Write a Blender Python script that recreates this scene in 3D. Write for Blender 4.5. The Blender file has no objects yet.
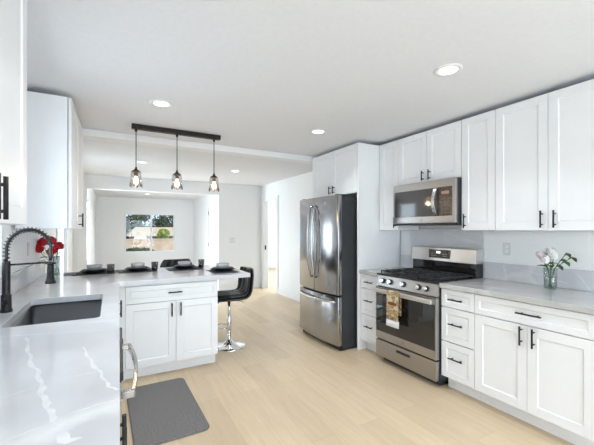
import bpy, bmesh, math, random
from mathutils import Vector, Matrix
random.seed(7)
R = math.radians
PI = math.pi
SC = bpy.context.scene
COL = SC.collection

# ---------------------------------------------------------------- camera, sky, sun, window and added fill light, exposure
cam_d = bpy.data.cameras.new('camera')
cam_d.sensor_width = 36.0
cam_d.lens = 335.66 / 594 * 36.0
cam_d.shift_y = 7.05 / 594
cam_d.clip_start = 0.02
cam = bpy.data.objects.new('camera', cam_d)
cam.location = (0, 0, 1.3742)
cam.rotation_euler = (R(90), 0, R(-28.95))
COL.objects.link(cam)
SC.camera = cam

world = bpy.data.worlds.new('sky')
SC.world = world
world.use_nodes = True
wn = world.node_tree.nodes
bg = wn['Background']
bg.inputs[0].default_value = (0.62, 0.78, 1.0, 1)
bg.inputs[1].default_value = 1.1

sun_d = bpy.data.lights.new('sun', 'SUN')
sun_d.energy = 3.0
sun_d.angle = R(1)
sun_d.color = (1, .95, .86)
sun = bpy.data.objects.new('sun', sun_d)
sun.rotation_euler = Vector((-.45, .55, -.8)).to_track_quat('-Z', 'Y').to_euler()
COL.objects.link(sun)


def area(name, loc, direction, sx, sy, energy, color=(1, 1, 1)):
    d = bpy.data.lights.new(name, 'AREA')
    d.shape = 'RECTANGLE'
    d.size = sx
    d.size_y = sy
    d.energy = energy
    d.color = color
    o = bpy.data.objects.new(name, d)
    o.location = loc
    o.rotation_euler = Vector(direction).to_track_quat('-Z', 'Y').to_euler()
    COL.objects.link(o)
    return o


DAY = (.83, .915, 1.0)
area('daylight_sink_window', (-1.55, 2.2, 1.75), (1, 0, -.12), 2.6, 2.2, 92, DAY)
area('fill_light_back', (1.3, -3.1, 1.4), (0, 1, 0), 4.0, 2.6, 190, DAY)  # main fill light, set at an invented glass door behind the camera
area('daylight_patio_door', (-1.1, 5.85, 1.3), (1, 0, 0), 2.0, 2.2, 44, DAY)
area('fill_light_living', (-.95, 8.15, 1.4), (1, .7, -.1), 1.6, 1.6, 260, DAY)  # fill light at an added window, brightens the living room
area('fill_light_bedroom', (6.3, 8.2, 1.4), (-1, 0, 0), 1.6, 1.6, 230, DAY)  # fill light at an unseen added window, brightens the bedroom

SC.view_settings.view_transform = 'Standard'
SC.view_settings.look = 'None'
SC.view_settings.gamma = 1
SC.view_settings.use_curve_mapping = False
SC.view_settings.exposure = 0.34
DOWNLIGHT_W = 3.7


# ---------------------------------------------------------------- mesh helpers
class MB:
    def __init__(s):
        s.v, s.f, s.sm, s.mi = [], [], [], []
        s.cur = 0

    def add(s, vs, fs, smooth=False):
        b = len(s.v)
        s.v += [tuple(p) for p in vs]
        for f in fs:
            s.f.append(tuple(i + b for i in f))
            s.sm.append(smooth)
            s.mi.append(s.cur)
        return s

    def box(s, x0, x1, y0, y1, z0, z1):
        x0, x1 = sorted((x0, x1)); y0, y1 = sorted((y0, y1)); z0, z1 = sorted((z0, z1))
        vs = [(x0, y0, z0), (x1, y0, z0), (x1, y1, z0), (x0, y1, z0), (x0, y0, z1), (x1, y0, z1), (x1, y1, z1), (x0, y1, z1)]
        return s.add(vs, [(3, 2, 1, 0), (4, 5, 6, 7), (0, 1, 5, 4), (1, 2, 6, 5), (2, 3, 7, 6), (3, 0, 4, 7)])

    def prism(s, poly, lo, hi, axis='z', smooth=False):
        # poly: 2D CCW points; extruded along axis
        n = len(poly)
        def P(a, b, c):
            return {'z': (a, b, c), 'y': (a, c, b), 'x': (c, a, b)}[axis]
        vs = [P(a, b, lo) for a, b in poly] + [P(a, b, hi) for a, b in poly]
        fs = [tuple(range(n - 1, -1, -1)), tuple(range(n, 2 * n))]
        s.add(vs, fs)
        s.add(vs, [(i, (i + 1) % n, n + (i + 1) % n, n + i) for i in range(n)], smooth)
        return s

    def tube(s, pts, r, n=10, caps=True, closed=False):
        pts = [Vector(p) for p in pts]
        m = len(pts)
        rs = r if isinstance(r, (list, tuple)) else [r] * m
        vs = []
        prev = None
        for i, p in enumerate(pts):
            if closed:
                t = pts[(i + 1) % m] - pts[i - 1]
            elif i == 0:
                t = pts[1] - p
            elif i == m - 1:
                t = p - pts[-2]
            else:
                t = (pts[i + 1] - p).normalized() + (p - pts[i - 1]).normalized()
            t.normalize()
            if prev is None:
                a = Vector((0, 0, 1)) if abs(t.z) < .9 else Vector((1, 0, 0))
                u = t.cross(a).normalized()
            else:
                u = (prev - t * prev.dot(t)).normalized()
            prev = u
            w = t.cross(u)
            for k in range(n):
                an = 2 * PI * k / n
                vs.append(p + (u * math.cos(an) + w * math.sin(an)) * rs[i])
        fs = []
        for i in range(m if closed else m - 1):
            j = (i + 1) % m
            for k in range(n):
                l = (k + 1) % n
                fs.append((i * n + k, i * n + l, j * n + l, j * n + k))
        s.add(vs, fs, True)
        if caps and not closed:
            s.add(vs[:n], [tuple(range(n - 1, -1, -1))])
            s.add(vs[-n:], [tuple(range(n))])
        return s

    def lathe(s, prof, cx=0, cy=0, n=28, close=False):
        # prof: (r, z) list
        vs, fs = [], []
        m = len(prof)
        for r, z in prof:
            for k in range(n):
                a = 2 * PI * k / n
                vs.append((cx + r * math.cos(a), cy + r * math.sin(a), z))
        for i in range(m - 1 if not close else m):
            j = (i + 1) % m
            for k in range(n):
                l = (k + 1) % n
                fs.append((i * n + k, i * n + l, j * n + l, j * n + k))
        s.add(vs, fs, True)
        return s

    def disc(s, r, z, cx=0, cy=0, n=28, up=True):
        vs = [(cx + r * math.cos(2 * PI * k / n), cy + r * math.sin(2 * PI * k / n), z) for k in range(n)]
        return s.add(vs, [tuple(range(n)) if up else tuple(range(n - 1, -1, -1))])

    def ball(s, c, rx, ry=None, rz=None, n=12, m=8):
        ry = rx if ry is None else ry; rz = rx if rz is None else rz
        vs, fs = [], []
        for i in range(m + 1):
            t = PI * i / m
            for k in range(n):
                a = 2 * PI * k / n
                vs.append((c[0] + rx * math.sin(t) * math.cos(a), c[1] + ry * math.sin(t) * math.sin(a), c[2] + rz * math.cos(t)))
        for i in range(m):
            for k in range(n):
                l = (k + 1) % n
                fs.append((i * n + k, (i + 1) * n + k, (i + 1) * n + l, i * n + l))
        return s.add(vs, fs, True)

    def xform(s, M, start=0):
        for i in range(start, len(s.v)):
            s.v[i] = tuple(M @ Vector(s.v[i]))
        return s


def obj(name, mb, mat, parent=None, bevel=0, loc=None, merge=True):
    me = bpy.data.meshes.new(name)
    me.from_pydata(mb.v, [], mb.f)
    mats = mat if isinstance(mat, (list, tuple)) else [mat]
    for m in mats:
        me.materials.append(m)
    for p, sm, mi in zip(me.polygons, mb.sm, mb.mi):
        p.use_smooth = sm
        p.material_index = mi
    bm = bmesh.new()
    bm.from_mesh(me)
    if merge:
        bmesh.ops.remove_doubles(bm, verts=bm.verts, dist=1e-6)
    bmesh.ops.recalc_face_normals(bm, faces=bm.faces)
    bm.to_mesh(me)
    bm.free()
    o = bpy.data.objects.new(name, me)
    COL.objects.link(o)
    if parent is not None:
        o.parent = parent
    if loc is not None:
        o.location = loc
    if bevel:
        b = o.modifiers.new('bevel', 'BEVEL')
        b.width = bevel
        b.segments = 2
        b.limit_method = 'ANGLE'
        b.angle_limit = R(40)
    return o


def tag(o, label, cat, group=None):
    o['label'] = label
    o['category'] = cat
    if group:
        o['group'] = group
    return o


def thing(name, label, cat, loc=(0, 0, 0), rotz=0, group=None):
    o = bpy.data.objects.new(name, None)
    o.empty_display_size = .1
    COL.objects.link(o)
    o.location = loc
    o.rotation_euler = (0, 0, rotz)
    return tag(o, label, cat, group)


def struct(name, mb, mat, parent=None, bevel=0):
    o = obj(name, mb, mat, parent, bevel)
    if parent is None:
        o['kind'] = 'structure'
    return o


def children(o):
    return [c for c in list(COL.objects) if c.parent == o]


def dup(root, loc, rotz, label=None):
    r = root.copy()
    COL.objects.link(r)
    r.location = loc
    r.rotation_euler = (0, 0, rotz)
    if label:
        r['label'] = label
    for ch in children(root):
        c = ch.copy()
        COL.objects.link(c)
        c.parent = r
        for g in children(ch):
            d = g.copy()
            COL.objects.link(d)
            d.parent = c
    return r


# ---------------------------------------------------------------- materials
def mat(name, col, rough=.5, metal=0, spec=.5, **kw):
    m = bpy.data.materials.new(name)
    m.use_nodes = True
    b = m.node_tree.nodes['Principled BSDF']
    b.inputs['Base Color'].default_value = (*col, 1)
    b.inputs['Roughness'].default_value = rough
    b.inputs['Metallic'].default_value = metal
    b.inputs['Specular IOR Level'].default_value = spec
    for k, v in kw.items():
        b.inputs[k.replace('_', ' ')].default_value = v
    return m


def N(m, t, **inp):
    n = m.node_tree.nodes.new(t)
    for k, v in inp.items():
        try:
            n.inputs[k.replace('_', ' ')].default_value = v
        except KeyError:
            setattr(n, k, v)
    return n


def L(m, a, ao, b, bi):
    m.node_tree.links.new(a.outputs[ao], b.inputs[bi])


def P(m):
    return m.node_tree.nodes['Principled BSDF']


def ramp(m, stops):
    r = m.node_tree.nodes.new('ShaderNodeValToRGB')
    e = r.color_ramp.elements
    while len(e) < len(stops):
        e.new(.5)
    for k, (p, c) in zip(e, stops):
        k.position = p
        k.color = (*c, 1) if len(c) == 3 else c
    return r


def noisy(m, scale, c0, c1, sx=(1, 1, 1), detail=4, bump=0, lo=.35, hi=.65):
    tc = N(m, 'ShaderNodeTexCoord')
    mp = N(m, 'ShaderNodeMapping')
    mp.inputs['Scale'].default_value = sx
    no = N(m, 'ShaderNodeTexNoise', Scale=scale, Detail=detail)
    rp = ramp(m, [(lo, c0), (hi, c1)])
    L(m, tc, 'Object', mp, 'Vector'); L(m, mp, 'Vector', no, 'Vector')
    L(m, no, 'Fac', rp, 'Fac'); L(m, rp, 'Color', P(m), 'Base Color')
    if bump:
        bp = N(m, 'ShaderNodeBump', Strength=bump, Distance=.004)
        L(m, no, 'Fac', bp, 'Height'); L(m, bp, 'Normal', P(m), 'Normal')
    return m


M = {}
M['wall'] = noisy(mat('wall_paint', (.8, .8, .8), .7), 60, (.855, .855, .855), (.875, .875, .875))
M['ceiling'] = noisy(mat('ceiling_paint', (.8, .8, .8), .85), 40, (.775, .785, .81), (.795, .805, .83))
M['trim'] = mat('trim_paint', (.84, .84, .84), .4)
M['cab'] = noisy(mat('cabinet_paint', (.84, .84, .845), .32), 8, (.835, .835, .84), (.85, .85, .855))
M['black'] = mat('black_metal', (.012, .012, .014), .38, 0, .35)
M['blackplastic'] = mat('black_plastic', (.015, .015, .016), .35)
M['iron'] = mat('cast_iron', (.024, .024, .026), .42)
M['glassblack'] = mat('black_oven_glass', (.012, .011, .011), .04, 0, .8)
M['mwglass'] = mat('microwave_glass', (.06, .057, .054), .06, 0, 1.0)
M['plate_white'] = mat('ivory_cover_plate', (.70, .70, .70), .4)
M['chrome'] = mat('chrome', (.8, .8, .8), .08, 1)
M['darksteel'] = mat('dark_side_panel', (.035, .038, .042), .45, .2)
M['leather'] = mat('black_leather', (.012, .012, .013), .33)
M['bronze'] = noisy(mat('bronze_rail', (.03, .024, .02), .5, .5), 25, (.010, .008, .007), (.028, .021, .017))
M['brass'] = mat('aged_brass', (.07, .035, .018), .45, .6)
M['grey_metal'] = mat('grey_metal', (.35, .35, .35), .35, .8)


def brushed(name, col, rough, aniso=.8):
    m = mat(name, col, rough, 1)
    P(m).inputs['Anisotropic'].default_value = aniso
    if aniso:
        P(m).inputs['Anisotropic Rotation'].default_value = .25
        tg = N(m, 'ShaderNodeTangent', direction_type='RADIAL', axis='Z')
        L(m, tg, 'Tangent', P(m), 'Tangent')
    return m


M['steel'] = brushed('brushed_stainless', (.40, .40, .41), .17, .7)
M['steelwarm'] = brushed('brushed_stainless_range', (.42, .405, .39), .28, .4)
M['sinksteel'] = brushed('sink_stainless', (.13, .135, .145), .32, 0)


def quartz(name, base, vein, vscale=1.0, shift=(0, 0, 0), rough=.12):
    m = mat(name, base, rough)
    tc = N(m, 'ShaderNodeTexCoord')
    mp = N(m, 'ShaderNodeMapping')
    mp.inputs['Location'].default_value = shift
    mp.inputs['Rotation'].default_value = (0, 0, .5)
    L(m, tc, 'Object', mp, 'Vector')
    no = N(m, 'ShaderNodeTexNoise', Scale=2.2 * vscale, Detail=6, Roughness=.55)
    L(m, mp, 'Vector', no, 'Vector')
    mixv = N(m, 'ShaderNodeMix', data_type='VECTOR')
    mixv.inputs['Factor'].default_value = .22
    L(m, mp, 'Vector', mixv, 4); L(m, no, 'Color', mixv, 5)
    vo = N(m, 'ShaderNodeTexVoronoi', feature='DISTANCE_TO_EDGE', Scale=1.25 * vscale)
    L(m, mixv, 1, vo, 'Vector')
    rp = ramp(m, [(0, (1, 1, 1)), (.012, (.75, .75, .75)), (.035, (0, 0, 0))])
    L(m, vo, 'Distance', rp, 'Fac')
    n2 = N(m, 'ShaderNodeTexNoise', Scale=1.7 * vscale, Detail=2)
    L(m, mp, 'Vector', n2, 'Vector')
    r2 = ramp(m, [(.42, (0, 0, 0)), (.62, (1, 1, 1))])
    L(m, n2, 'Fac', r2, 'Fac')
    mul = N(m, 'ShaderNodeMath', operation='MULTIPLY')
    L(m, rp, 'Color', mul, 0); L(m, r2, 'Color', mul, 1)
    n3 = N(m, 'ShaderNodeTexNoise', Scale=5.0, Detail=5)
    L(m, mp, 'Vector', n3, 'Vector')
    r3 = ramp(m, [(.3, tuple(c * .95 for c in base)), (.7, tuple(min(1, c * 1.05) for c in base))])
    L(m, n3, 'Fac', r3, 'Fac')
    mx = N(m, 'ShaderNodeMix', data_type='RGBA')
    mx.inputs[7].default_value = (*vein, 1)
    L(m, mul, 0, mx, 0); L(m, r3, 'Color', mx, 6)
    L(m, mx, 2, P(m), 'Base Color')
    return m


M['quartz'] = quartz('quartz_counter', (.61, .61, .625), (.80, .80, .80), 1.0, (.35, .2, 0), .10)
M['quartz_taupe'] = quartz('quartz_taupe', (.50, .49, .475), (.62, .61, .60), 1.2, (2.1, .4, .3), .16)
M['quartz_grey'] = quartz('quartz_grey', (.62, .62, .645), (.72, .72, .72), 1.2, (2.1, .4, .3), .16)


def floor_mat():
    m = mat('oak_planks', (.6, .45, .3), .38)
    tc = N(m, 'ShaderNodeTexCoord')
    mp = N(m, 'ShaderNodeMapping')
    mp.inputs['Rotation'].default_value = (0, 0, R(90))
    L(m, tc, 'Object', mp, 'Vector')
    br = N(m, 'ShaderNodeTexBrick')
    br.offset = .37
    br.inputs['Color1'].default_value = (.1, .1, .1, 1)
    br.inputs['Color2'].default_value = (.9, .9, .9, 1)
    br.inputs['Mortar'].default_value = (.0, .0, .0, 1)
    br.inputs['Scale'].default_value = 1.0
    br.inputs['Mortar Size'].default_value = .0012
    br.inputs['Mortar Smooth'].default_value = .3
    br.inputs['Brick Width'].default_value = 1.35
    br.inputs['Row Height'].default_value = .19
    L(m, mp, 'Vector', br, 'Vector')
    rp = ramp(m, [(0, (.59, .455, .30)), (.5, (.66, .512, .343)), (1, (.72, .565, .385))])
    L(m, br, 'Color', rp, 'Fac')
    # wood grain, stretched along the planks (world y)
    mg = N(m, 'ShaderNodeMapping')
    mg.inputs['Scale'].default_value = (14, 1.1, 1)
    L(m, tc, 'Object', mg, 'Vector')
    ng = N(m, 'ShaderNodeTexNoise', Scale=2.2, Detail=6, Roughness=.6)
    L(m, mg, 'Vector', ng, 'Vector')
    rg = ramp(m, [(.3, (.91, .90, .89)), (.7, (1.05, 1.05, 1.05))])
    L(m, ng, 'Fac', rg, 'Fac')
    mx = N(m, 'ShaderNodeMix', data_type='RGBA', blend_type='MULTIPLY')
    mx.inputs[0].default_value = 1
    L(m, rp, 'Color', mx, 6); L(m, rg, 'Color', mx, 7)
    m2 = N(m, 'ShaderNodeMix', data_type='RGBA')
    m2.inputs[7].default_value = (.40, .29, .19, 1)
    fm = N(m, 'ShaderNodeMath', operation='MULTIPLY')
    fm.inputs[1].default_value = .5
    L(m, br, 'Fac', fm, 0); L(m, fm, 0, m2, 0)
    L(m, mx, 2, m2, 6)
    L(m, m2, 2, P(m), 'Base Color')
    return m


M['floor'] = floor_mat()
M['mat'] = noisy(mat('charcoal_rug', (.08, .08, .08), .95, 0, .1), 90, (.10, .095, .092), (.31, .29, .28), (1, 6, 1), 3, .6)


def glass(name, tint=(1, 1, 1), refl=.08, rough=.0):
    m = bpy.data.materials.new(name)
    m.use_nodes = True
    nt = m.node_tree
    nt.nodes.remove(nt.nodes['Principled BSDF'])
    t = nt.nodes.new('ShaderNodeBsdfTransparent')
    t.inputs[0].default_value = (*tint, 1)
    g = nt.nodes.new('ShaderNodeBsdfGlossy')
    g.inputs['Roughness'].default_value = rough + .02
    lw = nt.nodes.new('ShaderNodeLayerWeight')
    lw.inputs['Blend'].default_value = .35
    mr = nt.nodes.new('ShaderNodeMapRange')
    mr.inputs['To Min'].default_value = refl * .5
    mr.inputs['To Max'].default_value = refl * 6
    nt.links.new(lw.outputs['Facing'], mr.inputs['Value'])
    mx = nt.nodes.new('ShaderNodeMixShader')
    nt.links.new(mr.outputs['Result'], mx.inputs[0])
    nt.links.new(t.outputs[0], mx.inputs[1])
    nt.links.new(g.outputs[0], mx.inputs[2])
    nt.links.new(mx.outputs[0], nt.nodes['Material Output'].inputs[0])
    return m


M['pane'] = glass('window_pane', (.98, 1, 1), .04)
M['vaseglass'] = glass('vase_glass', (.90, .94, .94), .10)
M['smoke'] = glass('smoked_tumbler', (.52, .53, .55), .09)
M['shade'] = glass('pendant_glass', (.95, .95, .95), .09)
M['bowl'] = mat('grey_ribbed_bowl', (.45, .47, .47), .12, 0, .6)
M['plate'] = mat('black_plate', (.010, .010, .012), .4, 0, .25)
M['placemat'] = noisy(mat('grey_placemat', (.12, .12, .13), .8, 0, .2), 120, (.045, .045, .05), (.11, .11, .12))
M['water'] = glass('vase_water', (.90, .95, .93), .05)


def emit(name, col, strength):
    m = mat(name, col, .4)
    P(m).inputs['Emission Color'].default_value = (*col, 1)
    P(m).inputs['Emission Strength'].default_value = strength
    return m


M['lens'] = emit('downlight_lens', (1, .98, .95), 5)
M['bulb'] = emit('warm_bulb', (1, .66, .40), 4)
M['red'] = noisy(mat('red_petals', (.5, .01, .02), .5), 40, (.35, .004, .012), (.68, .012, .025))
M['white_petal'] = noisy(mat('white_pink_petals', (.8, .7, .72), .6), 22, (.84, .62, .68), (.88, .87, .86), lo=.33, hi=.45)
M['leaf'] = noisy(mat('green_leaves', (.05, .16, .03), .5), 30, (.012, .045, .012), (.06, .15, .035))
M['stem'] = mat('green_stems', (.10, .22, .05), .5)


# ---------------------------------------------------------------- room shell
H = 2.41
XL, XR = -.62, 3.13
YB, YD, YF = -2.6, 7.42, 12.2        # back wall, dividing wall, far window wall


def wall_y(x, t, y0, y1, holes, z1=H):
    """wall lying in a plane of constant x (thickness t outward), with openings (ya,yb,za,zb)"""
    b = MB()
    ys = y0
    for ya, yb, za, zb in sorted(holes):
        b.box(x, x + t, ys, ya, 0, z1)
        if za > 0: b.box(x, x + t, ya, yb, 0, za)
        if zb < z1: b.box(x, x + t, ya, yb, zb, z1)
        ys = yb
    b.box(x, x + t, ys, y1, 0, z1)
    return b


def wall_x(y, t, x0, x1, holes, z1=H):
    b = MB()
    xs = x0
    for xa, xb, za, zb in sorted(holes):
        b.box(xs, xa, y, y + t, 0, z1)
        if za > 0: b.box(xa, xb, y, y + t, 0, za)
        if zb < z1: b.box(xa, xb, y, y + t, zb, z1)
        xs = xb
    b.box(xs, x1, y, y + t, 0, z1)
    return b


struct('floor', MB().box(-.8, 6.2, YB - .15, YF + .14, -.08, 0), M['floor'])
struct('ceiling', MB().box(-.8, 6.2, YB - .15, YF + .14, H, H + .1), M['ceiling'])
SINKW = (1.86, 2.74, 1.15, 2.05)
struct('wall_left', wall_y(XL, -.14, YB, YD, [SINKW, (5.32, 6.40, 0, 2.03)]), M['wall'])
struct('wall_right', wall_y(XR, .12, YB, YD, [(6.55, 7.28, 0, 2.03)]), M['wall'])
struct('wall_back', wall_x(YB, -.14, -.76, XR + .12, [(-.2, 2.8, 0, 2.1)]), M['wall'])
struct('wall_dining_far', wall_x(YD, .12, XL - .14, XR + .12, [(-.40, 2.10, 0, 2.15)]), M['wall'])
struct('wall_living_left', wall_y(-.42, -.14, YD + .12, YF, [(7.62, 8.6, .7, 2.0)]), M['wall'])
struct('wall_living_right', wall_y(2.55, .12, YD + .12, YF, []), M['wall'])
WX0, WX1, WZ0, WZ1 = .385, 1.92, .625, 1.90
struct('wall_living_far', wall_x(YF, .14, -.56, 2.67, [(WX0, WX1, WZ0, WZ1)]), M['wall'])
struct('wall_bedroom_far', wall_x(10.9, .12, 2.68, 6.2, []), M['wall'])
struct('wall_bedroom_near', wall_x(5.5, -.1, 3.26, 6.2, []), M['wall'])
struct('wall_bedroom_right', wall_y(6.0, .12, 5.5, 10.9, [(7.4, 9.0, .8, 2.1)]), M['wall'])
# dropped beam between kitchen and dining room
struct('trim_1', MB().box(XL + .002, XR - .002, 4.05, 4.20, 2.335, H - .001), M['trim'], bevel=.004)
# baseboards
bb = lambda *a: MB().box(*a)
struct('baseboard_right', bb(XR - .016, XR - .001, 4.02, 6.47, .001, .13), M['trim'], bevel=.004)
struct('baseboard_far', bb(2.10, XR - .017, YD - .016, YD - .001, .001, .13), M['trim'], bevel=.004)
struct('baseboard_living', bb(-.40, 2.53, YF - .016, YF - .001, .001, .13), M['trim'], bevel=.004)
struct('baseboard_bedroom', bb(3.27, 5.98, 10.884, 10.899, .001, .13), M['trim'], bevel=.004)
# bedroom doorway casing with latch plate
d = MB()
d.box(XR - .018, XR - .001, 6.475, 6.55, 0.001, 2.03); d.box(XR - .018, XR - .001, 7.28, 7.355, 0.001, 2.03)
d.box(XR - .018, XR - .001, 6.475, 7.355, 2.03, 2.105)
c = struct('trim_2', d, M['trim'], bevel=.003)
obj('latch_plate', MB().box(XR + .03, XR + .06, 7.270, 7.279, .90, 1.0), M['black'], c)
# hinged living-room door on the right wall
dr = struct('door_1', MB().box(2.515, 2.548, 9.12, 9.90, .01, 2.03), M['trim'], bevel=.003)
cs = MB(); cs.box(2.53, 2.549, 9.04, 9.115, .001, 2.10); cs.box(2.53, 2.549, 9.905, 9.98, .001, 2.10); cs.box(2.53, 2.549, 9.115, 9.905, 2.035, 2.10)
obj('door_casing', cs, M['trim'], dr, .003)
for z in (.94, 1.86, .2):
    obj('hinge', MB().tube([(2.51, 9.905, z - .05), (2.51, 9.905, z + .05)], .012, 8), M['black'], dr)
obj('door_gap_shade', MB().box(2.510, 2.516, 9.898, 9.906, .02, 2.02), M['darksteel'], dr)  # dark strip stands in for the shade in the door gap


def window_unit(name, axis, plane, a0, a1, z0, z1, mull=(), depth=.05, sign=1, fw=.035):
    """frame bars in the opening; axis 'x': window in a y-plane, axis 'y': in an x-plane"""
    def bx(b, u0, u1, w0, w1, za, zb):
        return b.box(u0, u1, w0, w1, za, zb) if axis == 'x' else b.box(w0, w1, u0, u1, za, zb)
    p0, p1 = plane, plane + depth * sign
    f = MB()
    e = .001
    bx(f, a0 + e, a0 + fw, p0, p1, z0 + e, z1 - e); bx(f, a1 - fw, a1 - e, p0, p1, z0 + e, z1 - e)
    bx(f, a0 + fw, a1 - fw, p0, p1, z0 + e, z0 + fw); bx(f, a0 + fw, a1 - fw, p0, p1, z1 - fw, z1 - e)
    for mx in mull:
        bx(f, mx - .025, mx + .025, p0, p1, z0 + fw, z1 - fw)
    w = struct(name, f, M['trim'], bevel=.002)
    pm = (p0 + p1) / 2
    g = MB()
    bx(g, a0 + fw, a1 - fw, pm - .003, pm + .003, z0 + fw, z1 - fw)
    obj('pane', g, M['pane'], w)
    return w


window_unit('window_1', 'x', YF + .04, WX0, WX1, WZ0, WZ1, [(WX0 + WX1) / 2 + .02])
w2 = window_unit('window_2', 'y', XL - .02, SINKW[0], SINKW[1], SINKW[2], SINKW[3], [2.3], sign=-1)
cs = MB()
cs.box(XL + .001, XL + .018, 2.742, 2.815, 1.10, 2.12); cs.box(XL + .001, XL + .018, 1.785, 1.858, 1.10, 2.12)
cs.box(XL + .001, XL + .018, 1.858, 2.742, 2.052, 2.12); cs.box(XL + .001, XL + .03, 1.785, 2.815, 1.108, 1.148)
obj('window_casing', cs, M['trim'], w2, .003)
d2 = window_unit('door_2', 'y', XL - .03, 5.32, 6.40, 0.002, 2.03, [5.86], sign=-1, fw=.06)
cs = MB()
cs.box(XL + .001, XL + .018, 5.24, 5.318, .001, 2.10); cs.box(XL + .001, XL + .018, 6.402, 6.48, .001, 2.10); cs.box(XL + .001, XL + .018, 5.318, 6.402, 2.03, 2.10)
obj('door_casing', cs, M['trim'], d2, .003)
window_unit('added_door_back', 'x', YB - .03, -.2, 2.8, .002, 2.1, [1.3], sign=-1, fw=.06)  # invented glass door behind the camera, frames the fill light
window_unit('added_window_living', 'y', -.44, 7.62, 8.6, .7, 2.0, [8.1], sign=-1)  # window added to give the living-room fill light an opening
window_unit('added_window_bedroom', 'y', 6.02, 7.4, 9.0, .8, 2.1, [8.2])  # unseen window added for the bedroom fill light

VEINS = [
    [(-0.320, 1.803, 0.0120), (-0.270, 1.589, 0.0120), (-0.233, 1.430, 0.0140), (-0.196, 1.296, 0.0140), (-0.167, 1.177, 0.0180), (-0.152, 1.089, 0.0160), (-0.126, 1.015, 0.0140), (-0.103, 0.936, 0.0220), (-0.085, 0.869, 0.0300)],
    [(-0.100, 1.556, 0.0060), (-0.074, 1.435, 0.0100), (-0.045, 1.307, 0.0120), (-0.023, 1.200, 0.0080), (-0.003, 1.129, 0.0100), (0.015, 1.090, 0.0080)],
    [(0.013, 1.033, 0.0040), (-0.037, 1.023, 0.0080), (-0.090, 1.008, 0.0030)],
    [(-0.123, 0.979, 0.0040), (-0.162, 0.965, 0.0060), (-0.202, 0.946, 0.0030)],
    [(-0.188, 1.231, 0.0020), (-0.226, 1.210, 0.0040), (-0.266, 1.193, 0.0030)],
    [(-0.032, 1.264, 0.0030), (-0.073, 1.261, 0.0040), (-0.107, 1.255, 0.0020)],
]


def ribbon(b, pts, z, plane='z'):
    """irregular vein: pts = (x, y, width)"""
    rnd = random.Random(5)
    P_ = []
    for i in range(len(pts) - 1):
        a_, c_ = pts[i], pts[i + 1]
        for k in range(8):
            u = k / 8
            P_.append([a_[j] + (c_[j] - a_[j]) * u for j in range(3)])
    P_.append(list(pts[-1]))
    vs, fs = [], []
    m_ = len(P_)
    for i, (x, y, w_) in enumerate(P_):
        q, r_ = P_[max(0, i - 1)], P_[min(m_ - 1, i + 1)]
        tx, ty = r_[0] - q[0], r_[1] - q[1]
        ln = math.hypot(tx, ty) or 1
        nx_, ny_ = -ty / ln, tx / ln
        sh = .22 * w_ * (math.sin(i * .71) + math.sin(i * .31 + 1)) + rnd.uniform(-.07, .07) * w_
        w1, w2_ = w_ * (.45 + .2 * math.sin(i * 1.3)), w_ * (.45 + .2 * math.sin(i * .8 + 2))
        pa, pb = (x + nx_ * (sh + w1), y + ny_ * (sh + w1)), (x + nx_ * (sh - w2_), y + ny_ * (sh - w2_))
        vs += [(*pa, z), (*pb, z)] if plane == 'z' else [(z, *pa), (z, *pb)]
    for i in range(m_ - 1):
        fs.append((2 * i + 1, 2 * i + 3, 2 * i + 2, 2 * i))
    b.cur = 1
    b.add(vs, fs)
    b.cur = 0


M['vein'] = noisy(mat('white_quartz_vein', (.8, .8, .8), .14), 25, (.70, .70, .70), (.82, .82, .82))

# ---------------------------------------------------------------- hardware and cabinet builders


def bar_pull(parent, x, z, length, vertical, y=0):
    """black bar pull on a front at local plane y (front faces -y)"""
    b = MB()
    h = length / 2
    if vertical:
        b.tube([(x, y - .032, z - h), (x, y - .032, z + h)], .0062, 10)
        for s in (-.62, .62):
            b.tube([(x, y, z + s * h), (x, y - .032, z + s * h)], .005, 8)
    else:
        b.tube([(x - h, y - .032, z), (x + h, y - .032, z)], .0062, 10)
        for s in (-.62, .62):
            b.tube([(x + s * h, y, z), (x + s * h, y - .032, z)], .005, 8)
    return obj('handle', b, M['black'], parent)


def shaker(x0, x1, z0, z1, rail=.062, t=.02, rec=.006):
    b = MB()
    b.box(x0, x0 + rail, 0, t, z0, z1); b.box(x1 - rail, x1, 0, t, z0, z1)
    b.box(x0 + rail, x1 - rail, 0, t, z0, z0 + rail); b.box(x0 + rail, x1 - rail, 0, t, z1 - rail, z1)
    # small chamfer into the recessed panel
    a0, a1, c0, c1 = x0 + rail, x1 - rail, z0 + rail, z1 - rail
    e = .005
    b.add([(a0, 0, c0), (a1, 0, c0), (a1, 0, c1), (a0, 0, c1), (a0 + e, rec, c0 + e), (a1 - e, rec, c0 + e), (a1 - e, rec, c1 - e), (a0 + e, rec, c1 - e)],
          [(0, 1, 5, 4), (1, 2, 6, 5), (2, 3, 7, 6), (3, 0, 4, 7), (4, 5, 6, 7)])
    return b


G = .0018   # half the gap between fronts


def front(root, kind, x0, x1, z0, z1, pull=None):
    rail = .062 if kind == 'door' else min(.05, (z1 - z0) * .27)
    o = obj(kind, shaker(x0 + G, x1 - G, z0 + G, z1 - G, rail), M['cab'], root, .0012, merge=False)
    if pull:
        px, pz, ln, vert = pull
        bar_pull(o, px, pz, ln, vert)
    return o


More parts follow.
